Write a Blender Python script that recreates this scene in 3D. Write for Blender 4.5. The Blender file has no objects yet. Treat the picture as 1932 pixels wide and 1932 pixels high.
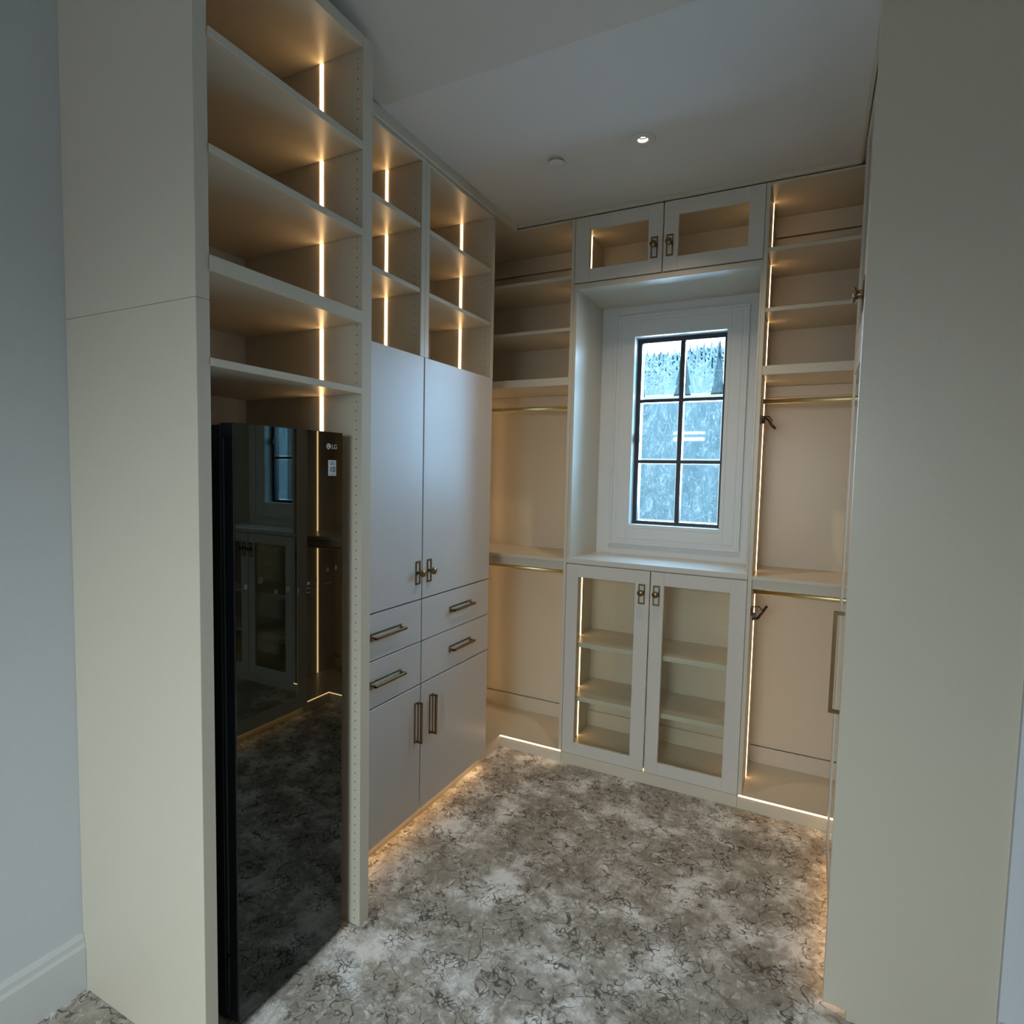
import bpy, bmesh, math, random
from mathutils import Matrix, Vector
random.seed(7)
S = 1.65                      # metres per survey unit; survey origin = eye point, floor at -1
sc = bpy.context.scene
COL = sc.collection
def P(x, y, z): return Vector((x * S, y * S, (z + 1) * S))

# ------------------------------------------------------------------ camera
cam_d = bpy.data.cameras.new('camera')
cam = bpy.data.objects.new('camera', cam_d); COL.objects.link(cam)
cam_d.sensor_width = 36; cam_d.lens = 36 * 1109.2 / 1932
cam_d.clip_start = 0.02; cam_d.clip_end = 300
rr = ((0.88965618, 0.45611814, 0.02163613), (-0.04947292, 0.04917688, 0.99756407), (-0.45394307, 0.88855944, -0.06631601))
m = Matrix.Identity(4)
for i in range(3):
    m[i][0] = rr[0][i]; m[i][1] = rr[1][i]; m[i][2] = -rr[2][i]; m[i][3] = P(0, 0, 0)[i]
cam.matrix_world = m
sc.camera = cam

# ------------------------------------------------------------------ exposure, sky, daylight
sc.view_settings.view_transform = 'Standard'; sc.view_settings.look = 'None'
sc.view_settings.gamma = 1; sc.view_settings.use_curve_mapping = False
sc.view_settings.exposure = 0.0
W = bpy.data.worlds.new('sky'); sc.world = W; W.use_nodes = True
bg = W.node_tree.nodes['Background']
bg.inputs[0].default_value = (0.80, 0.92, 1.0, 1); bg.inputs[1].default_value = 2.2
sc.cycles.max_bounces = 10; sc.cycles.diffuse_bounces = 5; sc.cycles.glossy_bounces = 5
sc.cycles.transparent_max_bounces = 12
sc.cycles.sample_clamp_indirect = 4.0
sc.cycles.use_denoising = True

def area(name, loc, size, power, color, direction, spread=180):
    d = bpy.data.lights.new(name, 'AREA'); d.shape = 'RECTANGLE'
    d.size, d.size_y = size; d.energy = power; d.color = color; d.spread = math.radians(spread)
    o = bpy.data.objects.new(name, d); COL.objects.link(o); o.location = loc
    o.rotation_euler = Vector(direction).to_track_quat('-Z', 'Y').to_euler()
    return o
# sky light falling in through the window in the rear wall of the room the photographer stands in
DAY = (0.82, 0.94, 1.0)
area('rear_window_daylight', P(-0.30, -1.265, 0.10), (1.05, 0.95), 34, DAY, (-0.05, 0.76, -0.65), 100)
# sky light entering by the small window
area('window_daylight', P(-0.38, 2.75, 0.36), (1.7, 1.6), 420, (0.54, 0.75, 1.0), (-0.05, -1, -0.28))

# ------------------------------------------------------------------ materials
def principled(name, color, rough=0.5, metal=0.0, spec=0.5):
    mt = bpy.data.materials.new(name); mt.use_nodes = True
    b = mt.node_tree.nodes['Principled BSDF']
    b.inputs['Base Color'].default_value = (*color, 1); b.inputs['Roughness'].default_value = rough
    b.inputs['Metallic'].default_value = metal; b.inputs['Specular IOR Level'].default_value = spec
    return mt
def N(nt, t, **kw):
    n = nt.nodes.new(t)
    for k, v in kw.items(): setattr(n, k, v)
    return n
def grain(mt, scale=(60, 60, 60), amount=0.05, bump=0.04, detail=3):
    nt = mt.node_tree; b = nt.nodes['Principled BSDF']
    tc = N(nt, 'ShaderNodeTexCoord'); mp = N(nt, 'ShaderNodeMapping'); mp.inputs['Scale'].default_value = scale
    nz = N(nt, 'ShaderNodeTexNoise'); nz.inputs['Scale'].default_value = 1; nz.inputs['Detail'].default_value = detail
    geo = N(nt, 'ShaderNodeNewGeometry')
    nt.links.new(geo.outputs['Position'], mp.inputs[0]); nt.links.new(mp.outputs[0], nz.inputs['Vector'])
    col = b.inputs['Base Color'].default_value[:3]
    mx = N(nt, 'ShaderNodeMix', data_type='RGBA')
    mx.inputs[6].default_value = (*[c * (1 - amount) for c in col], 1); mx.inputs[7].default_value = (*[min(1, c * (1 + amount)) for c in col], 1)
    nt.links.new(nz.outputs['Fac'], mx.inputs[0]); nt.links.new(mx.outputs[2], b.inputs['Base Color'])
    if bump:
        bp = N(nt, 'ShaderNodeBump'); bp.inputs['Strength'].default_value = bump; bp.inputs['Distance'].default_value = 0.002
        nt.links.new(nz.outputs['Fac'], bp.inputs['Height']); nt.links.new(bp.outputs[0], b.inputs['Normal'])
    return mt
M = {}
M['laminate'] = grain(principled('greige_laminate', (0.60, 0.548, 0.445), 0.33), (320, 320, 60), 0.035, 0.02)
M['white_laminate'] = grain(principled('pale_laminate', (0.62, 0.585, 0.53), 0.30), (160, 160, 30), 0.03, 0.03)
M['blue_lit_door'] = grain(principled('door_laminate_blue_lit', (0.60, 0.585, 0.575), 0.34), (160, 160, 30), 0.03, 0.03)  # left-door copy of the pale laminate, blue window light mixed into its colour
M['wall'] = grain(principled('wall_paint', (0.63, 0.66, 0.69), 0.7), (90, 90, 90), 0.03, 0.15)
M['ceiling'] = grain(principled('ceiling_paint', (0.66, 0.65, 0.62), 0.8), (90, 90, 90), 0.02, 0.1)
M['trim'] = grain(principled('trim_paint', (0.66, 0.67, 0.67), 0.4), (50, 50, 50), 0.02, 0.03)
M['black'] = grain(principled('black_plastic', (0.010, 0.012, 0.016), 0.35), (80, 80, 80), 0.1, 0.02)
M['grey_metal'] = grain(principled('grey_metal', (0.10, 0.11, 0.13), 0.3, 0.8), (80, 80, 10), 0.1, 0.0)
M['black_glass'] = grain(principled('black_mirror_glass', (0.075, 0.082, 0.076), 0.012, 1.0), (3, 3, 3), 0.03, 0.0)
M['mirror'] = grain(principled('mirror_glass', (0.80, 0.84, 0.82), 0.01, 1.0), (3, 3, 3), 0.01, 0.0)
M['bronze'] = grain(principled('aged_brass', (0.25, 0.172, 0.08), 0.30, 1.0), (120, 120, 120), 0.15, 0.0)
M['brass'] = grain(principled('polished_brass', (0.80, 0.68, 0.38), 0.42, 1.0), (20, 120, 120), 0.08, 0.0)
M['dark_steel'] = grain(principled('dark_steel', (0.09, 0.06, 0.045), 0.35, 0.9), (120, 120, 120), 0.2, 0.0)
M['sash'] = grain(principled('black_window_sash', (0.012, 0.016, 0.022), 0.4), (60, 60, 60), 0.1, 0.0)
M['hole'] = grain(principled('drilled_hole', (0.03, 0.028, 0.025), 0.9), (60, 60, 60), 0.1, 0.0)
M['print'] = grain(principled('grey_print', (0.42, 0.41, 0.39), 0.5), (60, 60, 60), 0.05, 0.0)
M['faint_print'] = grain(principled('faint_print', (0.12, 0.12, 0.11), 0.5), (60, 60, 60), 0.05, 0.0)
M['sticker'] = grain(principled('sticker_paper', (0.55, 0.54, 0.54), 0.5), (60, 60, 60), 0.03, 0.0)
M['ink'] = grain(principled('sticker_ink', (0.02, 0.018, 0.018), 0.6), (60, 60, 60), 0.1, 0.0)
def emission(name, color, strength):
    mt = bpy.data.materials.new(name); mt.use_nodes = True; nt = mt.node_tree
    nt.nodes.remove(nt.nodes['Principled BSDF'])
    e = N(nt, 'ShaderNodeEmission'); e.inputs[0].default_value = (*color, 1); e.inputs[1].default_value = strength
    nt.links.new(e.outputs[0], nt.nodes['Material Output'].inputs[0]); return mt
WARM = (1.0, 0.60, 0.27)
M['led'] = emission('warm_light_strip', WARM, 9.5)
M['toe_led'] = emission('warm_toe_light', WARM, 9.5)
M['lamp'] = emission('downlight_lens', (1, 0.86, 0.68), 16)
M['sky_pane'] = emission('sunlit_pane', (0.95, 0.98, 1.0), 28)
def glass(name, tint=(0.95, 0.97, 0.95), refl=0.06):
    mt = bpy.data.materials.new(name); mt.use_nodes = True; nt = mt.node_tree
    nt.nodes.remove(nt.nodes['Principled BSDF'])
    t = N(nt, 'ShaderNodeBsdfTransparent'); t.inputs[0].default_value = (*tint, 1)
    g = N(nt, 'ShaderNodeBsdfGlossy'); g.inputs['Roughness'].default_value = 0.02
    fr = N(nt, 'ShaderNodeFresnel'); fr.inputs[0].default_value = 1.45
    mx = N(nt, 'ShaderNodeMixShader')
    geo = N(nt, 'ShaderNodeNewGeometry'); inv = N(nt, 'ShaderNodeMath', operation='SUBTRACT'); inv.inputs[0].default_value = 1
    nt.links.new(geo.outputs['Backfacing'], inv.inputs[1]); mu = N(nt, 'ShaderNodeMath', operation='MULTIPLY')
    nt.links.new(fr.outputs[0], mu.inputs[0]); nt.links.new(inv.outputs[0], mu.inputs[1])
    nt.links.new(mu.outputs[0], mx.inputs[0]); nt.links.new(t.outputs[0], mx.inputs[1]); nt.links.new(g.outputs[0], mx.inputs[2])
    nt.links.new(mx.outputs[0], nt.nodes['Material Output'].inputs[0]); return mt
M['glass'] = glass('door_glass'); M['pane'] = glass('window_glass', (0.93, 0.97, 1.0))
def film():
    mt = bpy.data.materials.new('blue_protective_film'); mt.use_nodes = True; nt = mt.node_tree
    nt.nodes.remove(nt.nodes['Principled BSDF']); L = nt.links.new
    geo = N(nt, 'ShaderNodeNewGeometry')
    mp = N(nt, 'ShaderNodeMapping'); mp.inputs['Scale'].default_value = (1, 1, 0.45); mp.inputs['Rotation'].default_value = (0, 0.25, 0)
    L(geo.outputs['Position'], mp.inputs[0])
    n1 = N(nt, 'ShaderNodeTexNoise'); n1.inputs['Scale'].default_value = 13; n1.inputs['Detail'].default_value = 8; n1.inputs['Distortion'].default_value = 1.6; n1.inputs['Roughness'].default_value = 0.72
    L(mp.outputs[0], n1.inputs['Vector'])
    r1 = N(nt, 'ShaderNodeValToRGB'); r1.color_ramp.elements[0].position = 0.30; r1.color_ramp.elements[0].color = (0.13, 0.23, 0.26, 1)
    r1.color_ramp.elements[1].position = 0.80; r1.color_ramp.elements[1].color = (0.68, 0.84, 0.88, 1)
    e = r1.color_ramp.elements.new(0.56); e.color = (0.22, 0.35, 0.385, 1)
    L(n1.outputs['Fac'], r1.inputs[0])
    # crisp creases
    n2 = N(nt, 'ShaderNodeTexNoise'); n2.inputs['Scale'].default_value = 20; n2.inputs['Detail'].default_value = 4; n2.inputs['Distortion'].default_value = 2.2
    L(mp.outputs[0], n2.inputs['Vector'])
    s = N(nt, 'ShaderNodeMath', operation='SUBTRACT'); s.inputs[1].default_value = 0.5; L(n2.outputs['Fac'], s.inputs[0])
    a = N(nt, 'ShaderNodeMath', operation='ABSOLUTE'); L(s.outputs[0], a.inputs[0])
    r2 = N(nt, 'ShaderNodeValToRGB'); r2.color_ramp.elements[0].color = (1, 1, 1, 1); r2.color_ramp.elements[1].position = 0.014; r2.color_ramp.elements[1].color = (0, 0, 0, 1)
    L(a.outputs[0], r2.inputs[0])
    mx = N(nt, 'ShaderNodeMix', data_type='RGBA'); mx.inputs[7].default_value = (0.85, 0.95, 1, 1)
    mf = N(nt, 'ShaderNodeMath', operation='MULTIPLY'); mf.inputs[1].default_value = 0.55; L(r2.outputs[0], mf.inputs[0])
    L(mf.outputs[0], mx.inputs[0]); L(r1.outputs[0], mx.inputs[6])
    t = N(nt, 'ShaderNodeBsdfTransparent'); L(mx.outputs[2], t.inputs[0])
    tl = N(nt, 'ShaderNodeBsdfTranslucent'); L(mx.outputs[2], tl.inputs[0])
    ms = N(nt, 'ShaderNodeMixShader'); ms.inputs[0].default_value = 0.06
    L(t.outputs[0], ms.inputs[1]); L(tl.outputs[0], ms.inputs[2])
    L(ms.outputs[0], nt.nodes['Material Output'].inputs[0]); return mt
M['film'] = film()
def carpet():
    mt = principled('patterned_carpet', (0.4, 0.38, 0.35), 0.95, 0, 0.1); nt = mt.node_tree; L = nt.links.new
    b = nt.nodes['Principled BSDF']; geo = N(nt, 'ShaderNodeNewGeometry'); pos = geo.outputs['Position']
    def noise(scale, detail=2, dist=0.0, vec=pos, rough=0.5):
        n = N(nt, 'ShaderNodeTexNoise'); n.inputs['Scale'].default_value = scale; n.inputs['Detail'].default_value = detail
        n.inputs['Distortion'].default_value = dist; n.inputs['Roughness'].default_value = rough; L(vec, n.inputs['Vector']); return n
    def ramp(src, *st):
        r = N(nt, 'ShaderNodeValToRGB'); el = r.color_ramp.elements
        el[0].position, el[0].color = st[0][0], (*st[0][1], 1) if len(st[0][1]) == 3 else st[0][1]
        el[1].position, el[1].color = st[-1][0], (*st[-1][1], 1)
        for p_, c_ in st[1:-1]:
            q = el.new(p_); q.color = (*c_, 1)
        L(src, r.inputs[0]); return r
    def g(v): return (v, v, v)
    def mul(a_, b_):
        mm = N(nt, 'ShaderNodeMath', operation='MULTIPLY'); L(a_, mm.inputs[0])
        if isinstance(b_, float): mm.inputs[1].default_value = b_
        else: L(b_, mm.inputs[1])
        return mm.outputs[0]
    def mix(f, a_, c_):
        mx = N(nt, 'ShaderNodeMix', data_type='RGBA'); L(f, mx.inputs[0])
        for k, v in ((6, a_), (7, c_)):
            if isinstance(v, tuple): mx.inputs[k].default_value = (*v, 1)
            else: L(v, mx.inputs[k])
        return mx.outputs[2]
    # taupe ground with silvery abrash blotches
    base = ramp(noise(4.2, 7, 0.25, rough=0.68).outputs['Fac'], (0.38, (0.33, 0.29, 0.24)), (0.50, (0.44, 0.40, 0.345)), (0.62, (0.84, 0.82, 0.78))).outputs[0]
    c = mix(ramp(noise(26, 5, 0.5, rough=0.7).outputs['Fac'], (0.54, g(0)), (0.70, g(0.8))).outputs[0], base, (0.84, 0.82, 0.79))
    # grey-brown silhouettes of big leaves in the pattern
    c = mix(mul(ramp(noise(15, 5, 0.7, rough=0.65).outputs['Fac'], (0.36, g(1)), (0.47, g(0))).outputs[0], 0.6), c, (0.19, 0.16, 0.125))
    # fine winding vines: contour lines of a distorted noise, broken by a mask
    def contour(scale, w, dist, level=0.5):
        n = noise(scale, 1.2, dist)
        s_ = N(nt, 'ShaderNodeMath', operation='SUBTRACT'); s_.inputs[1].default_value = level; L(n.outputs['Fac'], s_.inputs[0])
        a_ = N(nt, 'ShaderNodeMath', operation='ABSOLUTE'); L(s_.outputs[0], a_.inputs[0])
        return ramp(a_.outputs[0], (w * 0.4, g(1)), (w, g(0))).outputs[0]
    mask = ramp(noise(9, 2).outputs['Fac'], (0.42, g(0)), (0.56, g(1))).outputs[0]
    c = mix(mul(mul(contour(19, 0.024, 0.5), mask), 0.8), c, (0.07, 0.06, 0.05))
    mask2 = ramp(noise(7, 2, vec=pos).outputs['Fac'], (0.40, g(1)), (0.55, g(0))).outputs[0]
    c = mix(mul(mul(contour(32, 0.034, 0.3, 0.46), mask2), 0.75), c, (0.09, 0.08, 0.065))
    # flower heads: clusters of dark petals
    v1 = N(nt, 'ShaderNodeTexVoronoi'); v1.inputs['Scale'].default_value = 11; L(pos, v1.inputs['Vector'])
    v2 = N(nt, 'ShaderNodeTexVoronoi'); v2.inputs['Scale'].default_value = 70; L(pos, v2.inputs['Vector'])
    fl = ramp(v1.outputs['Distance'], (0.20, g(1)), (0.27, g(0))).outputs[0]
    pt = ramp(v2.outputs['Distance'], (0.36, g(1)), (0.48, g(0))).outputs[0]
    sel = N(nt, 'ShaderNodeSeparateColor'); L(v1.outputs['Color'], sel.inputs[0])
    some = ramp(sel.outputs[0], (0.15, g(0)), (0.2, g(1))).outputs[0]
    c = mix(mul(mul(mul(fl, pt), some), 0.72), c, (0.085, 0.075, 0.06))
    # pile
    pile = noise(420, 2)
    pm = ramp(pile.outputs['Fac'], (0.3, g(0.80)), (0.7, g(1.15))).outputs[0]
    mm = N(nt, 'ShaderNodeMix', data_type='RGBA', blend_type='MULTIPLY'); mm.inputs[0].default_value = 1
    L(c, mm.inputs[6]); L(pm, mm.inputs[7]); L(mm.outputs[2], b.inputs['Base Color'])
    bp = N(nt, 'ShaderNodeBump'); bp.inputs['Strength'].default_value = 0.5; bp.inputs['Distance'].default_value = 0.004
    L(noise(160, 3).outputs['Fac'], bp.inputs['Height']); L(bp.outputs[0], b.inputs['Normal'])
    return mt
M['carpet'] = carpet()
M['leaf'] = grain(principled('conifer_foliage', (0.05, 0.09, 0.06), 0.8), (6, 6, 6), 0.5, 0.3)
M['bark'] = grain(principled('bark', (0.10, 0.075, 0.05), 0.9), (10, 10, 3), 0.4, 0.3)
M['stucco'] = grain(principled('pale_stucco', (0.55, 0.56, 0.55), 0.9), (20, 20, 20), 0.05, 0.2)
M['yard'] = grain(principled('gravel_yard', (0.42, 0.42, 0.40), 0.95), (30, 30, 30), 0.2, 0.3)

# ------------------------------------------------------------------ mesh helpers (survey units in, metres out)
class MB:
    def __init__(s): s.bm = bmesh.new()
    def box(s, x0, x1, y0, y1, z0, z1, bev=0.0012):
        a, b = P(min(x0, x1), min(y0, y1), min(z0, z1)), P(max(x0, x1), max(y0, y1), max(z0, z1))
        t = bmesh.new(); r = bmesh.ops.create_cube(t, size=1)
        for v in t.verts: v.co = Vector([(a[i] + b[i]) / 2 + v.co[i] * (b[i] - a[i]) for i in range(3)])
        bev = min(bev, 0.3 * min(b[i] - a[i] for i in range(3)))
        if bev > 0: bmesh.ops.bevel(t, geom=list(t.edges), offset=bev, segments=1, affect='EDGES')
        return s.add(t)
    def add(s, t):
        me = bpy.data.meshes.new('t'); t.to_mesh(me); t.free(); s.bm.from_mesh(me); bpy.data.meshes.remove(me); return s
    def cyl(s, p0, p1, r0, r1=None, seg=16, sx=1.0, smooth=True):
        """p0, p1 survey points; radii in metres; sx flattens across the horizontal side"""
        a, b = P(*p0), P(*p1); r1 = r0 if r1 is None else r1
        t = bmesh.new(); bmesh.ops.create_cone(t, cap_ends=True, segments=seg, radius1=r0, radius2=r1, depth=(b - a).length)
        q = (b - a).to_track_quat('Z', 'Y').to_matrix().to_4x4()
        bmesh.ops.transform(t, matrix=q, verts=t.verts)
        for v in t.verts: v.co.y *= sx
        bmesh.ops.translate(t, vec=(a + b) / 2, verts=t.verts)
        if smooth:
            for f in t.faces:
                if len(f.verts) == 4: f.smooth = True
        return s.add(t)
    def lathe(s, base, axis, prof, seg=24):
        """prof = [(distance along axis, radius)] in metres"""
        o = P(*base); q = Vector(axis).to_track_quat('Z', 'Y').to_matrix(); t = bmesh.new(); rings = []
        for h, r in prof:
            if r < 1e-6: rings.append([t.verts.new(o + q @ Vector((0, 0, h)))])
            else: rings.append([t.verts.new(o + q @ Vector((r * math.cos(2 * math.pi * k / seg), r * math.sin(2 * math.pi * k / seg), h))) for k in range(seg)])
        for A, B in zip(rings, rings[1:]):
            for k in range(seg):
                k2 = (k + 1) % seg
                f = [A[k % len(A)], A[k2 % len(A)], B[k2 % len(B)], B[k % len(B)]]
                f = list(dict.fromkeys(f))
                if len(f) > 2:
                    ff = t.faces.new(f); ff.smooth = True
        bmesh.ops.recalc_face_normals(t, faces=t.faces)
        return s.add(t)
    def prism(s, pts, axis, a, b):
        """polygon pts in the two other axes (survey), extruded along axis from a to b"""
        t = bmesh.new()
        def mk(p, w):
            c = list(p); c.insert('xyz'.index(axis), w); return t.verts.new(P(*c))
        A = [mk(p, a) for p in pts]; B = [mk(p, b) for p in pts]; n = len(pts)
        t.faces.new(A); t.faces.new(B[::-1])
        for k in range(n): t.faces.new([A[k], B[k], B[(k + 1) % n], A[(k + 1) % n]])
        bmesh.ops.recalc_face_normals(t, faces=t.faces)
        return s.add(t)
    def tube(s, pts, r, seg=8):
        for a, b in zip(pts, pts[1:]): s.cyl(a, b, r, seg=seg)
        for p in pts[1:-1]:
            t = bmesh.new(); bmesh.ops.create_uvsphere(t, u_segments=seg, v_segments=6, radius=r)
            bmesh.ops.translate(t, vec=P(*p), verts=t.verts); s.add(t)
        return s
    def quad(s, *pts):
        s.bm.faces.new([s.bm.verts.new(P(*p)) for p in pts]); return s
def root_loc(o):
    while o.parent: o = o.parent
    return Vector(o.location)
def part(name, mb, mat, parent=None, **props):
    me = bpy.data.meshes.new(name)
    if parent is not None: bmesh.ops.translate(mb.bm, vec=-root_loc(parent), verts=mb.bm.verts)
    mb.bm.to_mesh(me); mb.bm.free()
    me.materials.append(M[mat] if isinstance(mat, str) else mat)
    o = bpy.data.objects.new(name, me); COL.objects.link(o)
    if parent is not None: o.parent = parent
    for k, v in props.items(): o[k] = v
    return o
def single(name, mb, mat, label, cat, base, **props):
    """a thing that is one mesh"""
    b = P(*base); bmesh.ops.translate(mb.bm, vec=-b, verts=mb.bm.verts)
    me = bpy.data.meshes.new(name); mb.bm.to_mesh(me); mb.bm.free(); me.materials.append(M[mat])
    o = bpy.data.objects.new(name, me); COL.objects.link(o); o.location = b
    o['label'] = label; o['category'] = cat
    for k, v in props.items(): o[k] = v
    return o
def thing(name, label, cat, base, group=None):
    o = bpy.data.objects.new(name, None); COL.objects.link(o); o.location = P(*base); o.empty_display_size = 0.1
    o['label'] = label; o['category'] = cat
    if group: o['group'] = group
    return o
def struct(name, mb, mat): return part(name, mb, mat, kind='structure')
def B(*a, **k): return MB().box(*a, **k)

# survey numbers
XW, XRW = -1.196, 0.318            # left and right walls
ZC = 0.848                         # flat ceiling
YK = 1.128                         # where the ceiling starts to rise
SL = math.tan(math.radians(14))
YREAR = -1.3
XRM, YFW = 1.9, 1.198             # far right wall of the outer room; face of its front wall beside the end panel
XF, XL, XC, XT = -0.838, -0.954, -0.944, -0.976
Y0, Y0b, Y1a, Y1b = 0.5826, 0.606, 0.9478, 0.9775
YM, YE, YB, YBB, YW, YFR = 1.3275, 1.709, 1.8535, 2.108, 2.065, 2.11
ZT = 0.8608
TT = -0.962                        # deck height above toe kick
XD0, XD1, XM = -0.7355, -0.158, -0.4472   # window bay
XR, XRD, YR = 0.0635, 0.075, 1.206

# ------------------------------------------------------------------ setting
struct('floor', B(XW - .08, XRM + .08, YREAR - .08, YBB + .15, -1.06, -1.0, bev=0), 'carpet')
zr = ZC + (YK - YREAR + .08) * SL
ceil = struct('ceiling', MB().prism([(YBB + .15, ZC), (YK, ZC), (YREAR - .08, zr), (YREAR - .08, zr + .06), (YK, ZC + .06), (YBB + .15, ZC + .06)], 'x', XW - .08, XRM + .08), 'ceiling')
struct('wall_left', MB().prism([(YREAR - .08, -1), (YBB + .15, -1), (YBB + .15, ZC), (YK, ZC), (YREAR - .08, zr)], 'x', XW - .08, XW), 'wall')
struct('wall_right', B(XRW, XRW + .08, YFW + .08, YBB + .15, -1, ZC, bev=0), 'wall')
struct('wall_front', B(XRW, XRM, YFW, YFW + .08, -1, ZC, bev=0), 'wall')
struct('wall_far_right', MB().prism([(YREAR - .08, -1), (YFW + .08, -1), (YFW + .08, ZC), (YK, ZC), (YREAR - .08, zr)], 'x', XRM, XRM + .08), 'wall')
# back wall with window opening
WX0, WX1, WZ0, WZ1 = -0.5836, -0.2754, -0.1744, 0.4866
bw = MB()
bw.box(XW, WX0, YBB + .012, YBB + .10, -1, ZC, bev=0).box(WX1, XRW, YBB + .012, YBB + .10, -1, ZC, bev=0)
bw.box(WX0, WX1, YBB + .012, YBB + .10, -1, WZ0, bev=0).box(WX0, WX1, YBB + .012, YBB + .10, WZ1, ZC, bev=0)
struct('wall_back', bw, 'wall')
# rear wall of the room, with its window
rx0, rx1, rz0, rz1 = -0.64, 0.04, -0.25, 0.45
rw = MB()
rw.box(XW, rx0, YREAR - .07, YREAR, -1, zr - .03, bev=0).box(rx1, XRM, YREAR - .07, YREAR, -1, zr - .03, bev=0)
rw.box(rx0, rx1, YREAR - .07, YREAR, -1, rz0, bev=0).box(rx0, rx1, YREAR - .07, YREAR, rz1, zr - .03, bev=0)
struct('wall_rear', rw, 'wall')
win2 = struct('window_2', B(rx0, rx0 + .02, YREAR - .06, YREAR - .035, rz0, rz1).box(rx1 - .02, rx1, YREAR - .06, YREAR - .035, rz0, rz1).box(rx0 + .02, rx1 - .02, YREAR - .06, YREAR - .035, rz1 - .02, rz1).box(rx0 + .02, rx1 - .02, YREAR - .06, YREAR - .035, rz0, rz0 + .02), 'trim')
part('pane', B(rx0 + .02, rx1 - .02, YREAR - .05, YREAR - .047, rz0 + .02, rz1 - .02, bev=0), 'glass', win2)
# lit transom over the way in, at the left end of the rear wall (its panes mirror in the small window)
win3 = struct('window_3', B(-1.18, -.883, YREAR, YREAR + .012, .312, .326).box(-1.18, -.883, YREAR, YREAR + .012, .360, .385).box(-1.18, -.883, YREAR, YREAR + .012, .412, .424)
              .box(-1.19, -1.175, YREAR, YREAR + .012, .312, .424).box(-.893, -.880, YREAR, YREAR + .012, .312, .424), 'trim')
for z0, z1 in ((.326, .360), (.385, .412)):
    part('pane', B(-1.175, -.893, YREAR + .001, YREAR + .004, z0, z1, bev=0), 'sky_pane', win3)
# baseboards
def baseboard(name, x0, x1, y0, y1, side):
    b = MB(); prof = [(0, -1), (0.010, -1), (0.010, -0.915), (0.007, -0.908), (0.0065, -0.898), (0.003, -0.890), (0, -0.890)]
    if side == 'left': b.prism([(x0 + d, z) for d, z in prof], 'y', y0, y1) if False else None
    t = bmesh.new()
    sg = 1 if side == 'left' else -1
    A = [t.verts.new(P(x0 + sg * d, y0, z)) for d, z in prof]; C = [t.verts.new(P(x0 + sg * d, y1, z)) for d, z in prof]
    n = len(prof)
    t.faces.new(A); t.faces.new(C[::-1])
    for k in range(n): t.faces.new([A[k], C[k], C[(k + 1) % n], A[(k + 1) % n]])
    bmesh.ops.recalc_face_normals(t, faces=t.faces); b.add(t)
    return struct(name, b, 'trim')
baseboard('baseboard_left', XW, 0, YREAR, Y0 - .0005, 'left')
struct('baseboard_front', B(XRW, XRM, YFW - .010, YFW, -1, -.893, .003), 'trim')

# ------------------------------------------------------------------ window
win = struct('window_1', B(WX0, WX0 + .0150, YFR, YFR + .03, WZ0, WZ1).box(WX1 - .012, WX1, YFR, YFR + .03, WZ0, WZ1)
             .box(WX0 + .0150, WX1 - .012, YFR, YFR + .03, WZ1 - .016, WZ1).box(WX0 + .0150, WX1 - .012, YFR, YFR + .03, WZ0, WZ0 + .012), 'sash')
mun = (-0.434, -0.4185); hz = ((0.262, 0.2735), (0.0455, 0.0570))
part('muntin', B(mun[0], mun[1], YFR + .004, YFR + .026, WZ0 + .012, WZ1 - .016), 'sash', win)
for z0, z1 in hz:
    part('muntin', B(WX0 + .0150, mun[0], YFR + .005, YFR + .025, z0, z1).box(mun[1], WX1 - .012, YFR + .005, YFR + .025, z0, z1), 'sash', win)
part('latch', B(WX0 + .006, WX0 + .018, YFR - .010, YFR, .118, .150).box(WX0 + .012, WX0 + .020, YFR - .016, YFR - .008, .122, .138), 'sash', win)
cols = ((WX0 + .0150, mun[0]), (mun[1], WX1 - .012)); rows = ((hz[0][1], WZ1 - .016), (hz[1][1], hz[0][0]), (WZ0 + .012, hz[1][0]))
for r, (z0, z1) in enumerate(rows):
    for c, (x0, x1) in enumerate(cols):
        pn = part('pane', B(x0, x1, YFR + .013, YFR + .016, z0, z1, bev=0), 'pane', win)
        # crinkled blue film stuck on the outside, cut short of the pane's edges
        t = bmesh.new(); nx, nz = 26, 34; g_ = []
        i0, i1 = x0 + .0045, x1 - .0045; j0, j1 = z0 + (.016 if r == 0 else .006), z1 - .004
        for j in range(nz + 1):
            row = []
            for i in range(nx + 1):
                top = j1
                if r == 0:   # torn, ragged upper edge
                    top = j1 - .028 - .030 * abs(math.sin(i * 1.9 + c * 2)) * random.random() + .018 * (i % 5 == 2)
                    if c == 1: top += .012
                row.append(t.verts.new(P(i0 + (i1 - i0) * i / nx, YFR + .0175 + .0012 * random.random(), j0 + (top - j0) * j / nz)))
            g_.append(row)
        for j in range(nz):
            for i in range(nx): t.faces.new([g_[j][i], g_[j][i + 1], g_[j + 1][i + 1], g_[j + 1][i]])
        part('protective_film', MB().add(t), 'film', pn)
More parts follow.
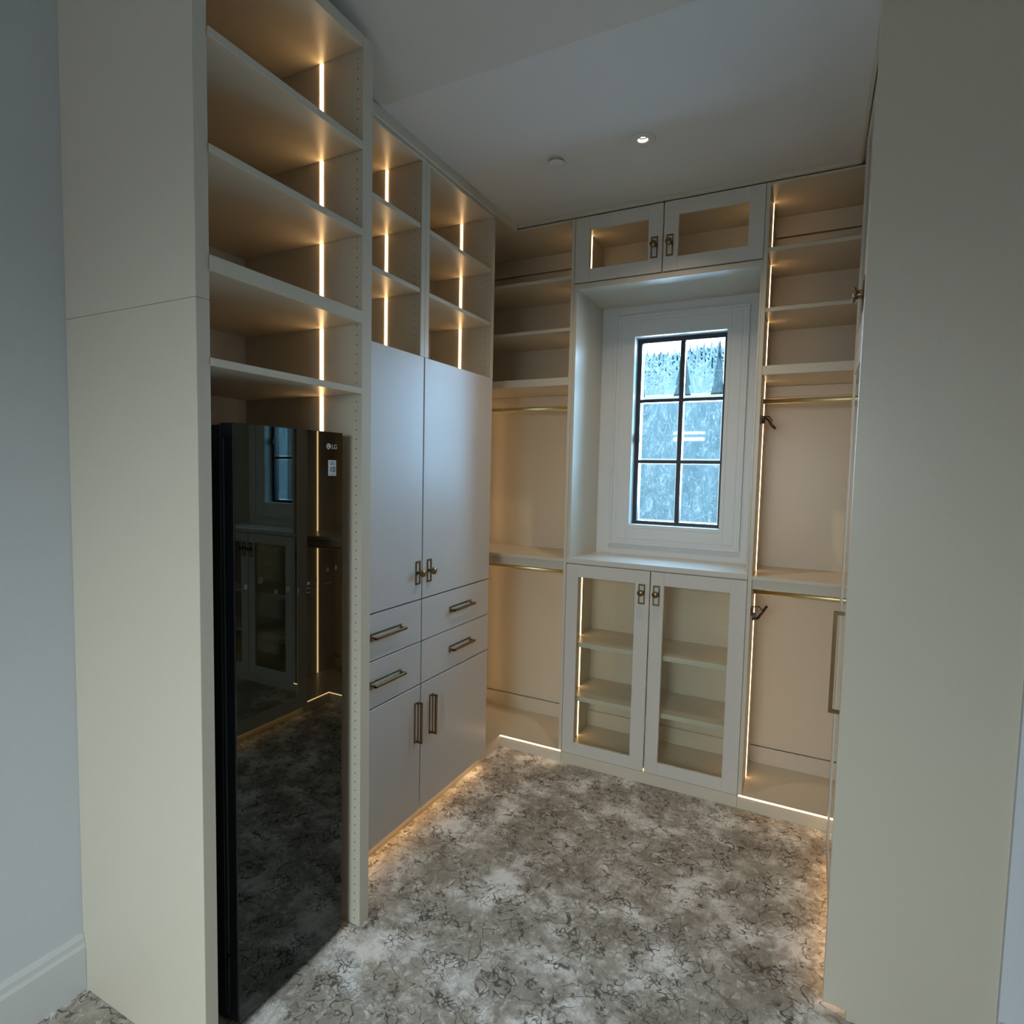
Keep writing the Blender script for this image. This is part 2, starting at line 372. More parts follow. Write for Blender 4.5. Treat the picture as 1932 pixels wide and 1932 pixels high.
# jamb lining and casing
jl = MB()
for x0, x1, z0, z1 in ((WX0 - .012, WX0, WZ0 - .012, WZ1 + .012), (WX1, WX1 + .012, WZ0 - .012, WZ1 + .012), (WX0, WX1, WZ1, WZ1 + .012), (WX0, WX1, WZ0 - .012, WZ0)):
    jl.box(x0, x1, YW + .004, YFR + .034, z0, z1, bev=0.0005)
struct('trim_1', jl, 'trim')
cs = MB()      # flat casing with a raised outer back-band and a thin bead
def ring(mb, x0, x1, z0, z1, w, y0, y1, bev=0.001):
    mb.box(x0, x0 + w, y0, y1, z0, z1, bev).box(x1 - w, x1, y0, y1, z0, z1, bev)
    mb.box(x0 + w, x1 - w, y0, y1, z1 - w, z1, bev).box(x0 + w, x1 - w, y0, y1, z0, z0 + w, bev)
    return mb
cx0, cx1, cz0, cz1 = -0.655, -0.2085, -0.246, 0.561
ring(cs, WX0 - .0125, WX1 + .0125, WZ0 - .0125, WZ1 + .0125, .0125, YW - .001, YW + .006)
cs.box(cx0, WX0 - .012, YW, YW + .012, cz0, cz1).box(WX1 + .012, cx1, YW, YW + .012, cz0, cz1)
cs.box(WX0 - .012, WX1 + .012, YW, YW + .012, WZ1 + .012, cz1).box(WX0 - .012, WX1 + .012, YW, YW + .012, cz0, WZ0 - .012)
ring(cs, cx0, cx1, cz0, cz1, .008, YW - .006, YW)
ring(cs, cx0 + .020, cx1 - .020, cz0 + .020, cz1 - .020, .004, YW - .0015, YW)
struct('trim_2', cs, 'trim')
# painted wall surface around the casing inside the bay (drywall on furring)
fz = MB()
fz.box(XD0, cx0, YW + .004, YBB + .012, -.288, .62, bev=0).box(cx1, XD1, YW + .004, YBB + .012, -.288, .62, bev=0)
fz.box(cx0, cx1, YW + .004, YBB + .012, cz1, .62, bev=0).box(cx0, cx1, YW + .004, YBB + .012, -.288, cz0, bev=0)
fz.box(cx0, WX0 - .012, YW + .012, YBB + .012, cz0, cz1, bev=0).box(WX1 + .012, cx1, YW + .012, YBB + .012, cz0, cz1, bev=0)
fz.box(WX0 - .012, WX1 + .012, YW + .012, YBB + .012, WZ1 + .012, cz1, bev=0).box(WX0 - .012, WX1 + .012, YW + .012, YBB + .012, cz0, WZ0 - .012, bev=0)
struct('trim_3', fz, 'trim')

# ------------------------------------------------------------------ hardware
def knob(face, y_or_x, z, axis, parent, up=False):
    """rectangular ring back-plate with a round T knob; axis 'x+','x-','y-' is the way it sticks out"""
    mb = MB(); w, h, t, d = .0108, .0325, .0042, .0022
    sg = 1 if axis[1] == '+' else -1
    kz = z + (0.006 if up else 0.0)
    def bx(a0, a1, n0, n1, z0, z1):
        if axis[0] == 'x': mb.box(face + sg * n0, face + sg * n1, y_or_x + a0, y_or_x + a1, z0, z1, .0006)
        else: mb.box(y_or_x + a0, y_or_x + a1, face + sg * n0, face + sg * n1, z0, z1, .0006)
    bx(-w, -w + t, 0, d, z - h, z + h); bx(w - t, w, 0, d, z - h, z + h)
    bx(-w + t, w - t, 0, d, z + h - t * 1.2, z + h); bx(-w + t, w - t, 0, d, z - h, z - h + t * 1.2)
    bx(-w + t, w - t, 0, d, kz - .004, kz + .004)
    base = (face + sg * d, y_or_x, kz) if axis[0] == 'x' else (y_or_x, face + sg * d, kz)
    ax = (sg, 0, 0) if axis[0] == 'x' else (0, sg, 0)
    mb.lathe(base, ax, [(0, 0), (0, .0075), (.004, .0072), (.008, .0062), (.016, .0060), (.019, .009), (.021, .0155), (.024, .0170), (.029, .0170), (.031, .0155), (.0315, 0)], 20)
    return part('knob', mb, 'bronze', parent)
def pull(face, c, z, L, axis, vertical, parent, name='pull', mat='bronze', proj=.020):
    """open rectangular back-plate with a square bar standing off on two posts"""
    mb = MB(); h = L / 2; w, t, d = .0098, .0042, .0022; sg = 1 if axis[1] == '+' else -1
    def bx(l0, l1, s0, s1, n0, n1):
        x0, x1 = face + sg * n0, face + sg * n1
        if vertical: mb.box(x0, x1, c + s0, c + s1, z + l0, z + l1, .0006)
        else: mb.box(x0, x1, c + l0, c + l1, z + s0, z + s1, .0006)
    bx(-h, h, -w, -w + t, 0, d); bx(-h, h, w - t, w, 0, d); bx(-h, -h + t, -w + t, w - t, 0, d); bx(h - t, h, -w + t, w - t, 0, d)
    bx(-h, -h + .005, -.003, .003, d, proj); bx(h - .005, h, -.003, .003, d, proj)
    bx(-h, h, -.0034, .0034, proj - .006, proj)
    return part(name, mb, mat, parent)
def led(name, mb, parent, mat='led'): return part(name, mb, mat, parent)
def pins(parent, x, y, z0, z1, face, axis='y-', r=.0024, step=.0194):
    t = MB(); z = z0; rb = r
    while z < z1:
        c = P(x, y, z); b = bmesh.new()
        bmesh.ops.create_circle(b, cap_ends=True, segments=8, radius=rb)
        ax = {'y-': (0, -1, 0), 'x+': (1, 0, 0), 'x-': (-1, 0, 0), 'y+': (0, 1, 0)}[axis]
        q = Vector(ax).to_track_quat('Z', 'Y').to_matrix().to_4x4()
        bmesh.ops.transform(b, matrix=Matrix.Translation(c + Vector(ax) * .0003) @ q, verts=b.verts); t.add(b); z += step
    return part('shelf_pin_holes', t, 'hole', parent, kind='stuff')

# ------------------------------------------------------------------ open shelf tower
tw = thing('shelf_tower', 'tall open greige shelf tower standing over the black steam closet at left', 'shelves', ((XW + XF) / 2, (Y0 + Y1b) / 2, -1))
part('side_panel', B(XW + .0005, XF, Y0, Y0b, -1, .2540), 'laminate', tw)
part('side_panel', B(XW + .0005, XF, Y0, Y0b, .2545, ZT), 'laminate', tw)
part('side_panel', B(XW + .0005, XF, Y1a, Y1b, -1, ZT), 'laminate', tw)
part('back_panel', B(XW + .0005, -1.186, Y0b, Y1a, -1, ZT - .0235, bev=0), 'wall', tw)
part('top_panel', B(-1.186, XF, Y0b, Y1a, ZT - .0235, ZT), 'laminate', tw)
for zt, zb in ((.656, .642), (.4868, .474), (.3230, .2985), (.1678, .1552)):
    part('shelf', B(-1.185, XF + .0018, Y0b + .0004, Y1a - .0004, zb, zt), 'laminate', tw)
pins(tw, -.852, Y1a, -.985, .83, 'y-')
for z0, z1 in ((.657, .836), (.488, .641), (.324, .473), (.169, .2975), (-.96, .154)):
    led('light_strip', B(-.9535, -.9445, Y1a - .0012, Y1a + .001, z0, z1, bev=0), tw)

# ------------------------------------------------------------------ black steam closet
XS_, YF0, YF1, ZF1 = -0.857, 0.6600, 0.9135, 0.0734
st = thing('steam_closet', 'tall black mirror-glass garment steam closet inside the shelf tower', 'appliance', (-1.02, (YF0 + YF1) / 2, -1))
part('body', B(-1.175, -.8935, YF0 + .002, YF1 - .002, -.995, ZF1 - .003, bev=.003), 'black', st)
part('door', B(-.8925, XS_ - .0015, YF0, YF1, -.985, ZF1, bev=.003), 'black', st)
part('glass_front', B(XS_ - .0015, XS_, YF0 + .0005, YF1 - .0005, -.984, ZF1 - .0005, bev=.0006), 'black_glass', st, label='black mirror glass')
part('handle_strip', B(-.886, -.880, YF0 - .0022, YF0, -.86, .05, bev=.0006), 'grey_metal', st)
part('handle_strip', B(-.886, -.880, YF0 - .0022, YF0, -.975, -.868, bev=.0006), 'grey_metal', st)
for y in (YF0 + .02, YF1 - .02):
    part('foot', MB().cyl((-.90, y, -1), (-.90, y, -.994), .018), 'black', st)
def textmesh(s, size, center, mat, parent, name, up=0, bold=0.0):
    """flat lettering on the glass front (reads along +Y... seen from +X)"""
    c = bpy.data.curves.new(name, 'FONT'); c.body = s; c.size = size; c.align_x = 'CENTER'; c.align_y = 'CENTER'; c.extrude = .0002; c.offset = bold
    o = bpy.data.objects.new(name, c); COL.objects.link(o); dg = bpy.context.evaluated_depsgraph_get(); dg.update()
    me = bpy.data.meshes.new_from_object(o.evaluated_get(dg)); bpy.data.objects.remove(o)
    p = P(*center); me.transform(Matrix(((0, 0, 1, p.x), (1, 0, 0, p.y), (0, 1, 0, p.z), (0, 0, 0, 1))))
    me.transform(Matrix.Translation(-root_loc(parent))); me.materials.clear(); me.materials.append(M[mat])
    q = bpy.data.objects.new(name, me); COL.objects.link(q); q.parent = parent; return q
gf = [o for o in st.children if o.name.startswith('glass_front')][0]
XG = XS_ + .0002
def ringmesh(y, z, r, w, mat, name, parent, a0=0, a1=360, seg=24):
    t = bmesh.new(); V = []
    n = seg
    for k in range(n + 1):
        a = math.radians(a0 + (a1 - a0) * k / n); c = P(XG, y, z)
        V.append((t.verts.new(c + Vector((0, math.cos(a) * r, math.sin(a) * r))), t.verts.new(c + Vector((0, math.cos(a) * (r - w), math.sin(a) * (r - w))))))
    for A, C in zip(V, V[1:]): t.faces.new([A[0], C[0], C[1], A[1]])
    bmesh.ops.recalc_face_normals(t, faces=t.faces)
    mb = MB().add(t); return mb
# maker's mark: a disc with a winking face drawn in dark lines, then two letters
ey, ez = .8738, .0445
mb = MB().lathe((XG, ey, ez), (1, 0, 0), [(0, 0), (0, .0098), (.0003, .0098), (.0003, 0)], 28)
part('emblem', mb, 'print', gf)
lm = MB().box(XG + .0003, XG + .0006, ey - .0009, ey + .0001, ez - .0022, ez + .0034, 0).box(XG + .0003, XG + .0006, ey - .0009, ey + .0018, ez - .0030, ez - .0022, 0)
lm.lathe((XG + .0003, ey - .0026, ez + .0018), (1, 0, 0), [(0, 0), (0, .0014), (.0003, .0014), (.0003, 0)], 10)
part('emblem_lines', lm.add(ringmesh(ey, ez, .0080, .0010, 'ink', 'r', gf, -45, 270).bm), 'ink', gf)
textmesh('LG', .021, (XG, .8898, .0440), 'print', gf, 'maker_lettering', bold=.0003)
# warranty sticker
sy0, sy1, sz0, sz1 = .8730, .8945, -.0135, .0175
part('sticker', B(XG - .0001, XG + .0004, sy0, sy1, sz0, sz1, .0002), 'sticker', gf)
ym = (sy0 + sy1) / 2
textmesh('10', .026, (XG + .0006, ym + .0002, -.0015), 'ink', gf, 'sticker_number', bold=.0005)
part('sticker_print', B(XG + .0004, XG + .0006, sy0 + .004, sy1 - .005, .0128, .0142, 0).box(XG + .0004, XG + .0006, sy0 + .004, sy1 - .004, .0090, .0104, 0).box(XG + .0004, XG + .0006, sy0 + .003, sy1 - .003, -.0112, -.0104, 0)
     .add(ringmesh(ym + .0032, -.0015, .0028, .0012, 'ink', 'r', gf).bm), 'ink', gf)
# touch controls printed on the glass
def bpy_(u): return u
for y, z, r in ((.8712, -.2010, .0064), (.7105, -.1985, .0085), (.7445, -.2240, .0062), (.7715, -.2240, .0066)):
    mk = ringmesh(y, z, r, .0012, 'faint_print', 'touch_icon', gf)
    mk.add(ringmesh(y, z, r * .38, .0014, 'faint_print', 'r', gf, 200, 470).bm)
    part('touch_icon', mk, 'faint_print', gf)
part('touch_icon', B(XG - .0001, XG + .0002, .8925, .8962, -.2040, -.1960, 0), 'faint_print', gf)
part('touch_icon', B(XG - .0001, XG + .0002, .6780, .6830, -.2090, -.2010, 0), 'faint_print', gf)
sq = MB()
for a, b_, c_, d_ in ((.816, .8265, -.2305, -.2293), (.816, .8265, -.2395, -.2385), (.818, .8245, -.2240, -.2180), (.842, .8436, -.2200, -.2130), (.842, .8436, -.2330, -.2300), (.860, .884, -.2280, -.2275), (.794, .8005, -.2310, -.2302), (.7955, .7963, -.2400, -.2250)):
    sq.box(XG - .0001, XG + .0002, a, b_, c_, d_, 0)
part('touch_icon', sq, 'faint_print', gf, kind='stuff')

# ------------------------------------------------------------------ left tall cabinets
def tall_cabinet(ya, yb, label, hinge):
    c = thing('tall_cabinet', label, 'cabinet', ((XW + XL) / 2, (ya + yb) / 2, -1), 'tall flush-door cabinets along the left wall')
    th = .0193; XK = -.976; g = .0024
    for y0, y1 in ((ya, ya + th), (yb - th, yb)):
        part('side_panel', B(XW + .001, XL - .0005, y0 + .0002, y1 - .0002, .3075, .8135).box(XW + .001, XK, y0 + .0002, y1 - .0002, TT, .3072), 'laminate', c)
    part('back_panel', B(XW + .001, -1.188, ya + th, yb - th, TT, .8135, bev=0), 'laminate', c)
    part('top_panel', B(XW + .001, XL, ya + .0002, yb - .0002, .8138, ZC - .0003), 'laminate', c)
    part('deck', B(-1.188, XK, ya + th, yb - th, .293, .3055), 'laminate', c)
    part('bottom_panel', B(-1.188, XK, ya + th, yb - th, TT, TT + .011), 'laminate', c)
    part('toe_kick', B(-.990, XT, ya + .0002, yb - .0002, -1, TT - .0005), 'laminate', c)
    for z in (.647, .4795):
        part('shelf', B(-1.188, XL - .003, ya + th + .0004, yb - th - .0004, z - .0058, z + .0058), 'laminate', c)
    for z0, z1 in ((.654, .812), (.486, .640), (.307, .473)):
        led('light_strip', B(-1.0755, -1.0675, yb - th - .0012, yb - th + .001, z0, z1, bev=0), c)
    pins(c, -.975, yb - th, .325, .805, 'y-')
    if hinge == 'right':
        pins(c, -1.13, ya + th, .325, .43, 'y+', axis='y+')
    d = part('door', B(-.9665, XL, ya + g, yb - g, -.3560 + g, .3070), 'blue_lit_door', c)
    ky = yb - .0195 if hinge == 'left' else ya + .0335
    knob(XL, ky - .0005, -.279, 'x+', d)
    for (z0, z1), pz in (((-.4751, -.3560), -.414), ((-.5966, -.4751), -.535)):
        w = part('drawer', B(-.9665, XL, ya + g, yb - g, z0 + g * .7, z1 - g * .7), 'blue_lit_door', c)
        pull(XL, 1.175 if hinge == 'left' else 1.530, pz, .124, 'x+', False, w)
    d = part('door', B(-.9665, XL, ya + g, yb - g, TT, -.5966 - g), 'blue_lit_door', c)
    pull(XL, ky + (.0 if hinge == 'left' else .018), -.700, .116, 'x+', True, d)
    led('toe_light', B(-.973, -.967, ya + .004, yb - .004, TT - .0022, TT - .0006, bev=0), c, 'toe_led')
    return c
tall_cabinet(.9785, YM, 'pale tall cabinet with drawers, column next to the open shelf tower', 'left')
tall_cabinet(YM, YE, 'pale tall cabinet with drawers, column next to the back corner shelves', 'right')
struct('trim_4', B(-.953, XC, Y1b + .001, YB - .012, .8215, ZC).box(XC, .070, YB - .0115, YB - .0005, .8365, ZC).box(.066, .0735, YR + .026, YB - .012, .834, ZC), 'laminate')

# ------------------------------------------------------------------ corner hanging units
def hanging_unit(x0, x1, label, side):
    c = thing('hanging_shelf_unit', label, 'shelves', ((x0 + x1) / 2, (YB + YBB) / 2, -1), 'open hanging units beside the window')
    th = .0115
    if side == 'left':
        xa, xb = x0, x1 - th
        part('side_panel', B(x1 - th, x1, YB - .0005, YBB - .004, TT, ZC - .013), 'laminate', c)
        fp = [(XW + .001, YE + .001), (XT, YE + .001), (XT, YB), (x1, YB), (x1, YBB), (XW + .001, YBB)]
        part('toe_kick', MB().prism([(XT - .0115, YE + .001), (XT, YE + .001), (XT, YB), (x1, YB), (x1, YB + .0115), (XT - .0115, YB + .0115)], 'z', -1, TT - .0005), 'laminate', c)
    else:
        xa, xb = x0 + th, x1
        part('side_panel', B(x0, x0 + th, YB - .0005, YBB - .004, TT, ZC - .013), 'laminate', c)
        fp = [(x1, YE + .001), (.10, YE + .001), (.10, YB), (x0, YB), (x0, YBB), (x1, YBB)]
        part('toe_kick', MB().prism([(.1115, YE + .001), (.10, YE + .001), (.10, YB), (x0, YB), (x0, YB + .0115), (.1115, YB + .0115)], 'z', -1, TT - .0005), 'laminate', c)
    part('deck', MB().prism(fp, 'z', TT, TT + .0045), 'laminate', c)
    part('back_panel', B(xa, xb, YBB - .004, YBB + .011, -.8993, .7645, bev=0), 'laminate', c)
    part('top_panel', B(xa, xb, YB, YBB - .004, .8285, ZC - .013), 'laminate', c)
    if side == 'left': part('corner_filler', B(XW + .001, XL, YE + .001, YB - .0008, .8285, ZC - .0005), 'laminate', c)
    part('cleat', B(xa, xb, YBB - .0125, YBB - .0042, .767, .828), 'laminate', c)
    for z0, z1 in ((.6435, .6550), (.4755, .4870), (.2975, .3235), (-.3000, -.2885)):
        part('shelf', B(xa, xb, YB + .0005, YBB - .0042, z0, z1), 'laminate', c)
    part('cleat', B(xa, xb, YBB - .0125, YBB - .0042, .264, .297), 'laminate', c)
    part('cleat', B(xa, xb, YB + .008, YB + .0165, -.328, -.3005), 'laminate', c)
    part('base_rail', B(xa, xb, YBB - .0105, YBB - .0042, TT + .0047, -.9015), 'laminate', c)
    for z in (.2325, -.350):
        r = MB().cyl((xa, 1.95, z), (xb, 1.95, z), .0125, seg=20, sx=.62)
        part('hanging_rod', r, 'brass', c)
    # light strips let into both end panels, and along the front of the deck
    segs = ((.656, .826), (.488, .642), (.3245, .4745), (-.2875, .2965), (TT + .006, -.3015))
    for z0, z1 in segs:
        if side == 'left':
            led('light_strip', B(xb - .0012, xb + .001, 1.975, 1.981, z0, z1, bev=0), c)
            if z0 < 0: led('light_strip', B(xa - .0005, xa + .0012, 2.0, 2.006, z0, z1, bev=0), c)
        else:
            led('light_strip', B(xa - .001, xa + .0012, 1.975, 1.981, z0, z1, bev=0), c)
            if z0 < 0: led('light_strip', B(xb - .0012, xb + .0005, 2.0, 2.006, z0, z1, bev=0), c)
    if side == 'left': led('deck_light', B(XT + .001, x1 - .002, YB - .0012, YB + .001, TT + .0003, TT + .0042, bev=0), c, 'toe_led')
    else:
        led('deck_light', B(x0 + .003, .0995, YB - .0012, YB + .001, TT + .0003, TT + .0042, bev=0), c, 'toe_led')
        led('deck_light', B(.0988, .1005, YE + .004, YB - .002, TT + .0003, TT + .0042, bev=0), c, 'toe_led')
    return c
hanging_unit(XW + .001, XD0 + .0005, 'open corner unit of shelves and two brass rods left of the window', 'left')
hanging_unit(XD1 - .001, XRW - .001, 'open corner unit of shelves and two brass rods right of the window', 'right')

# ------------------------------------------------------------------ window bay
X0, X1 = XD0 + .001, XD1 - .0015
lin = thing('window_surround', 'greige panelled niche lining around the small window above the counter', 'panelling', ((X0 + X1) / 2, (YB + YW) / 2, -.284))
for xa, xb, xc in ((X0, -.7235, -.704), (X1, -.1640, -.1845)):
    part('side_panel', MB().prism([(xa, YB + .001), (xb, YB + .001), (xc, YW + .003), (xa, YW + .003)], 'z', -.2832, .6245), 'laminate', lin)
part('soffit_panel', MB().prism([(YB + .001, .607), (YB + .001, .6235), (YW + .003, .6235), (YW + .003, .594)], 'x', -.7235, -.1640), 'laminate', lin)
ct = single('countertop', B(X0, X1, YB - .001, YW + .003, -.3003, -.2835, .0015), 'white_laminate', 'smooth pale counter under the window on top of the glass-door cabinet', 'countertop', ((X0 + X1) / 2, YB + .1, -.3003))
def glass_cabinet(label, z0, z1, name, zdoor0, zdoor1, gl, gz, shelves, kz, up):
    c = thing(name, label, 'cabinet', ((X0 + X1) / 2, (YB + YW) / 2, z0))
    th = .0115; yf = YB + .0125; ybk = YBB - .004 if name == 'base_cabinet' else YBB + .008
    part('side_panel', B(X0, X0 + th, yf, ybk, z0, z1), 'laminate', c)
    part('side_panel', B(X1 - th, X1, yf, ybk, z0, z1), 'laminate', c)
    part('bottom_panel', B(X0 + th, X1 - th, yf, ybk, z0, z0 + th), 'laminate', c)
    part('top_panel', B(X0 + th, X1 - th, yf, ybk, z1 - th, z1), 'laminate', c)
    part('back_panel', B(X0 + th, X1 - th, ybk - .012, ybk - .001, z0 + th, z1 - th, bev=0), 'laminate', c)
    xa, xb = X0 + th, X1 - th
    for z in shelves:
        part('shelf', B(xa + .0004, xb - .0004, YB + .030, ybk - .0122, z - .008, z + .008), 'laminate', c)
    if name == 'base_cabinet':
        part('base_rail', B(xa, xb, ybk - .022, ybk - .0122, z0 + th + .0002, z0 + .068), 'laminate', c)
    e = [z0 + th + .001] + [q for z in shelves for q in (z - .009, z + .009)] + [z1 - th - .001]
    for a, b_ in zip(e[::2], e[1::2]):
        led('light_strip', B(xa - .001, xa + .0012, 1.976, 1.982, a, b_, bev=0), c)
        led('light_strip', B(xb - .0012, xb + .001, 1.976, 1.982, a, b_, bev=0), c)
    if name == 'base_cabinet':
        part('toe_kick', B(X0, X1, YB - .0002, YB + .0115, -1, z0 - .0005), 'laminate', c)
        led('deck_light', B(X0 + .002, X1 - .002, YB + .0118, YB + .0124, z0 + .0006, z0 + .0048, bev=0), c, 'toe_led')
    for k, (xa, xb) in enumerate(((X0 + .0006, XM - .0019), (XM + .0019, X1 - .0006))):
        ga, gb = gl[k]; g0, g1 = gz
        fr = MB().box(xa, ga, YB, YB + .0115, zdoor0, zdoor1).box(gb, xb, YB, YB + .0115, zdoor0, zdoor1)
        fr.box(ga - .0003, gb + .0003, YB + .0004, YB + .0111, zdoor0 + .0001, g0).box(ga - .0003, gb + .0003, YB + .0004, YB + .0111, g1, zdoor1 - .0001)
        d = part('door', fr, 'white_laminate', c)
        part('glass_panel', B(ga - .002, gb + .002, YB + .0060, YB + .0082, g0 - .002, g1 + .002, bev=0), 'glass', d)
        kx = (-.4735, -.4265)[k]
        knob(YB, kx, kz, 'y-', d, up=up)
    return c
glass_cabinet('low cabinet with two tall glass doors and shelves under the window', TT, -.3006, 'base_cabinet', TT + .0003, -.3034, ((-.6915, -.4955), (-.4035, -.2065)), (-.9215, -.3460), (-.586, -.776), -.379, True)
glass_cabinet('short upper cabinet with two glass doors above the window', .6248, .8352, 'wall_cabinet', .6275, .8350, ((-.6855, -.4935), (-.4015, -.2025)), (.6685, .7920), (), .704, True)

# ------------------------------------------------------------------ right wardrobe
rwd = thing('mirror_wardrobe', 'tall wardrobe at right showing its plain end panel, mirror door edge and brass pull', 'wardrobe', ((XR + XRW) / 2, (YR + YE) / 2, -1))
part('end_panel', MB().prism([(XR, -.9795), (.1025, -.981), (.1025, -1), (XRW - .0005, -1), (XRW - .0005, ZC - .0003), (XR, ZC - .0003)], 'y', YR, YR + .0235), 'laminate', rwd)
part('side_panel', B(XRD + .0125, XRW - .001, YE - .0193, YE, TT, .834), 'laminate', rwd)
part('back_panel', B(XRW - .009, XRW - .0015, YR + .024, YE - .0195, TT, .834, bev=0), 'laminate', rwd)
part('top_panel', B(XRD + .0125, XRW - .0095, YR + .024, YE - .0195, .8225, .834), 'laminate', rwd)
part('deck', B(XRD + .0125, XRW - .0095, YR + .024, YE - .0195, .294, .3055), 'laminate', rwd)
part('shelf', B(XRD + .02, XRW - .0095, YR + .024, YE - .0195, .56, .5715), 'laminate', rwd)
part('bottom_panel', B(XRD + .0125, XRW - .0095, YR + .024, YE - .0195, TT, TT + .0115), 'laminate', rwd)
part('toe_kick', B(.10, .1115, YR + .024, YE, -1, TT - .0005), 'laminate', rwd)
led('toe_light', B(.083, .089, YR + .03, YE - .004, TT - .0022, TT - .0006, bev=0), rwd, 'toe_led')
ya, yb = YR + .0250, YE
mf = MB(); w = .050
for y0, y1, z0, z1 in ((ya, ya + w, TT, .3045), (yb - w, yb, TT, .3045), (ya + w, yb - w, TT, TT + .048), (ya + w, yb - w, .3045 - w, .3045)):
    mf.box(XRD, XRD + .0115, y0, y1, z0, z1)
md = part('door', mf, 'white_laminate', rwd)
part('mirror_panel', B(XRD + .0022, XRD + .0075, ya + w - .002, yb - w + .002, TT + .046, .3065 - w, bev=0), 'mirror', md, label='tall mirror glass')
mb = MB()
px, py, pz0, pz1 = .0495, 1.262, -.442, -.252
for z in (pz0, pz1): mb.box(px, XRD, py - .0035, py + .0035, z - .0032, z + .0032, .0008)
mb.box(px - .0033, px + .0033, py - .0036, py + .0036, pz0 - .0032, pz1 + .0032, .0008)
part('pull', mb, 'bronze', md, label='long brass bar pull')
ymid = 1.4625
for y0, y1, ky in ((ya, ymid - .001, ymid - .022), (ymid + .001, yb, ymid + .020)):
    f = MB(); w2 = .04
    for a, b_, z0, z1 in ((y0, y0 + w2, .3075, .8315), (y1 - w2, y1, .3075, .8315), (y0 + w2, y1 - w2, .3075, .3075 + w2), (y0 + w2, y1 - w2, .8315 - w2, .8315)):
        f.box(XRD, XRD + .0115, a, b_, z0, z1)
    d = part('door', f, 'white_laminate', rwd)
    part('glass_panel', B(XRD + .004, XRD + .006, y0 + w2 - .002, y1 - w2 + .002, .3055 + w2, .8335 - w2, bev=0), 'glass', d)
    knob(XRD, ky, .392, 'x-', d)

# ------------------------------------------------------------------ hinges left dangling on the right bay panel
def hinge(y, z, label, lower):
    c = thing('cabinet_hinge', label, 'hinge', (XD1 + .0112, y, z), 'dark hinges on the panel right of the window')
    x = XD1 + .0113
    part('mounting_plate', B(x, x + .004, y - .020, y + .018, z - .008, z + .014), 'dark_steel', c)
    part('cup', MB().lathe((x + .004, y - .012, z - (.012 if lower else -.002)), (1, 0, 0), [(0, 0), (0, .019), (.010, .019), (.013, .016), (.013, 0)], 18), 'grey_metal' if lower else 'dark_steel', c)
    if lower: pts = ((x + .006, y - .004, z - .020), (x + .018, y, z - .020), (x + .032, y + .002, z + .004), (x + .042, y + .004, z + .020))
    else: pts = ((x + .008, y - .004, z + .008), (x + .020, y, z + .004), (x + .028, y + .004, z - .010), (x + .040, y + .004, z - .024))
    arm = MB()
    for (ax, ay, az), (bx_, by_, bz_) in zip(pts, pts[1:]):
        arm.cyl((ax, ay, az), (bx_, by_, bz_), .0062, seg=6)
    part('arm', arm, 'dark_steel', c)
    part('link', MB().tube([(x + .004, y + .010, z + .012), (x + .020, y + .012, z + .014), (x + .030, y + .010, z + .002), (x + .026, y + .006, z - .010)], .0026, 6), 'dark_steel', c)
    return c
hinge(1.878, .168, 'dark metal hinge at the light strip below the upper brass rod, right of the window', False)
hinge(1.878, -.398, 'dark metal hinge with pale cup below the lower brass rod, right of the window', True)

# ------------------------------------------------------------------ ceiling fittings
dl = thing('ceiling_downlight', 'lit round recessed downlight in the ceiling before the window bay', 'light', (-.427, 1.518, ZC))
cut = part('cutter', MB().cyl((-.427, 1.518, ZC - .02), (-.427, 1.518, ZC + .022), .0222, seg=40), 'ceiling')
md_ = ceil.modifiers.new('hole', 'BOOLEAN'); md_.operation = 'DIFFERENCE'; md_.object = cut; md_.solver = 'EXACT'
dg = bpy.context.evaluated_depsgraph_get(); dg.update()
nm = bpy.data.meshes.new_from_object(ceil.evaluated_get(dg)); ceil.modifiers.clear(); ceil.data = nm; nm.name = 'ceiling'
bpy.data.objects.remove(cut)
part('trim_ring', MB().lathe((-.427, 1.518, ZC), (0, 0, -1), [(.0001, .0535), (.003, .053), (.0042, .046), (.0038, .026), (.0022, .0221), (-.003, .0215), (-.010, .0205), (-.0118, .0200)], 40), 'ceiling', dl)
part('baffle', MB().lathe((-.427, 1.518, ZC), (0, 0, -1), [(-.0119, .0203), (-.0150, .0203), (-.0150, .0130)], 32), 'hole', dl)
part('lens', MB().lathe((-.427, 1.518, ZC), (0, 0, -1), [(-.0150, 0), (-.0128, 0.0001), (-.0128, .0130), (-.0150, .0130)], 28), 'lamp', dl)
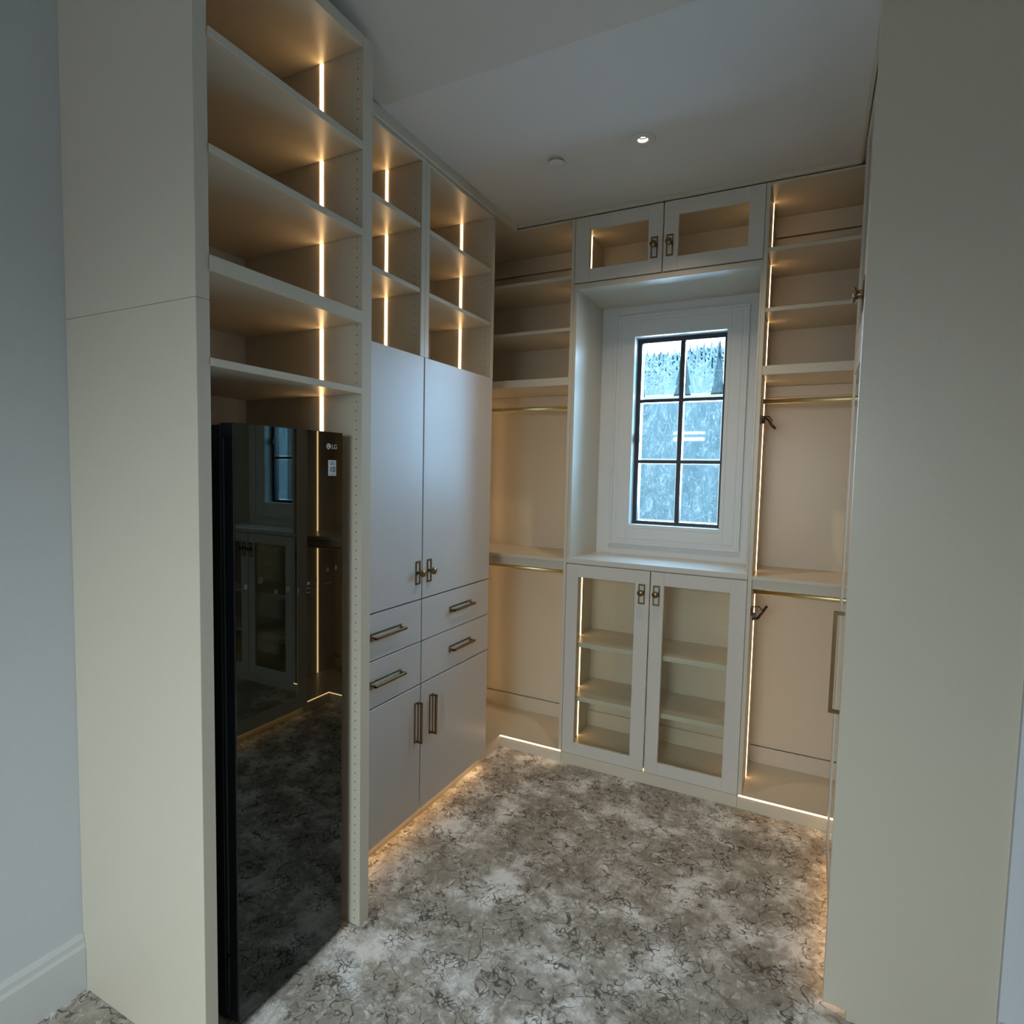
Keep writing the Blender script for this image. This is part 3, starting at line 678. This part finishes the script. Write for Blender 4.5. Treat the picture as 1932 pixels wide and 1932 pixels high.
sp = bpy.data.lights.new('downlight_beam', 'SPOT'); sp.energy = 36; sp.color = (1, .80, .58); sp.spot_size = math.radians(128); sp.spot_blend = 1; sp.shadow_soft_size = .012
so = bpy.data.objects.new('downlight_beam', sp); COL.objects.link(so); so.location = P(-.427, 1.518, ZC - .012); so.parent = None
single('ceiling_cover_plate', MB().lathe((-.664, 1.521, ZC), (0, 0, -1), [(0, .024), (.011, .024), (.011, .037), (.0135, .0365), (.0145, .034), (.0145, 0)], 36), 'ceiling', 'plain round white cover plate on the ceiling, unlit', 'cover plate', (-.664, 1.521, ZC))

# ------------------------------------------------------------------ outside the window
gy = -1.35
struct('ground', B(-18, 14, 2.45, 26, gy - .05, gy, bev=0), 'yard')
single('garden_wall', B(-9, 5, 6.0, 6.12, gy, .80, .004), 'stucco', 'pale stucco garden wall outside the window', 'wall', (-2, 6.06, gy))
def conifer(x, y, h, r, label):
    c = thing('conifer_tree', label, 'tree', (x, y, gy))
    part('trunk', MB().cyl((x, y, gy), (x, y, gy + h * .9), .10, .03, seg=8), 'bark', c)
    t = bmesh.new(); rnd = random.Random(int(x * 100))
    for k in range(11):
        f = k / 11; z = gy + h * (.12 + .88 * f); rad = r * (1 - f) * S + .03; n = 16
        top = t.verts.new(P(x, y, z + h * .16)); rim = []
        for j in range(n):
            a = 2 * math.pi * j / n; q = rad * (1 if j % 2 else .6) * (.8 + .4 * rnd.random())
            rim.append(t.verts.new(P(x, y, z) + Vector((q * math.cos(a), q * math.sin(a), -.12 * rad * rnd.random()))))
        for j in range(n): t.faces.new([rim[j], rim[(j + 1) % n], top])
    part('foliage', MB().add(t), 'leaf', c)
for x, yy, h, r, lb in ((-2.50, 7.9, 3.0, .42, 'conifer behind the garden wall, leftmost through the window'), (-1.86, 6.9, 2.62, .30, 'conifer behind the garden wall, second from left through the window'),
                    (-1.66, 8.3, 3.1, .40, 'conifer behind the garden wall, second from right through the window'), (-1.05, 7.3, 2.75, .33, 'conifer behind the garden wall, rightmost through the window')):
    conifer(x, yy, h, r, lb)
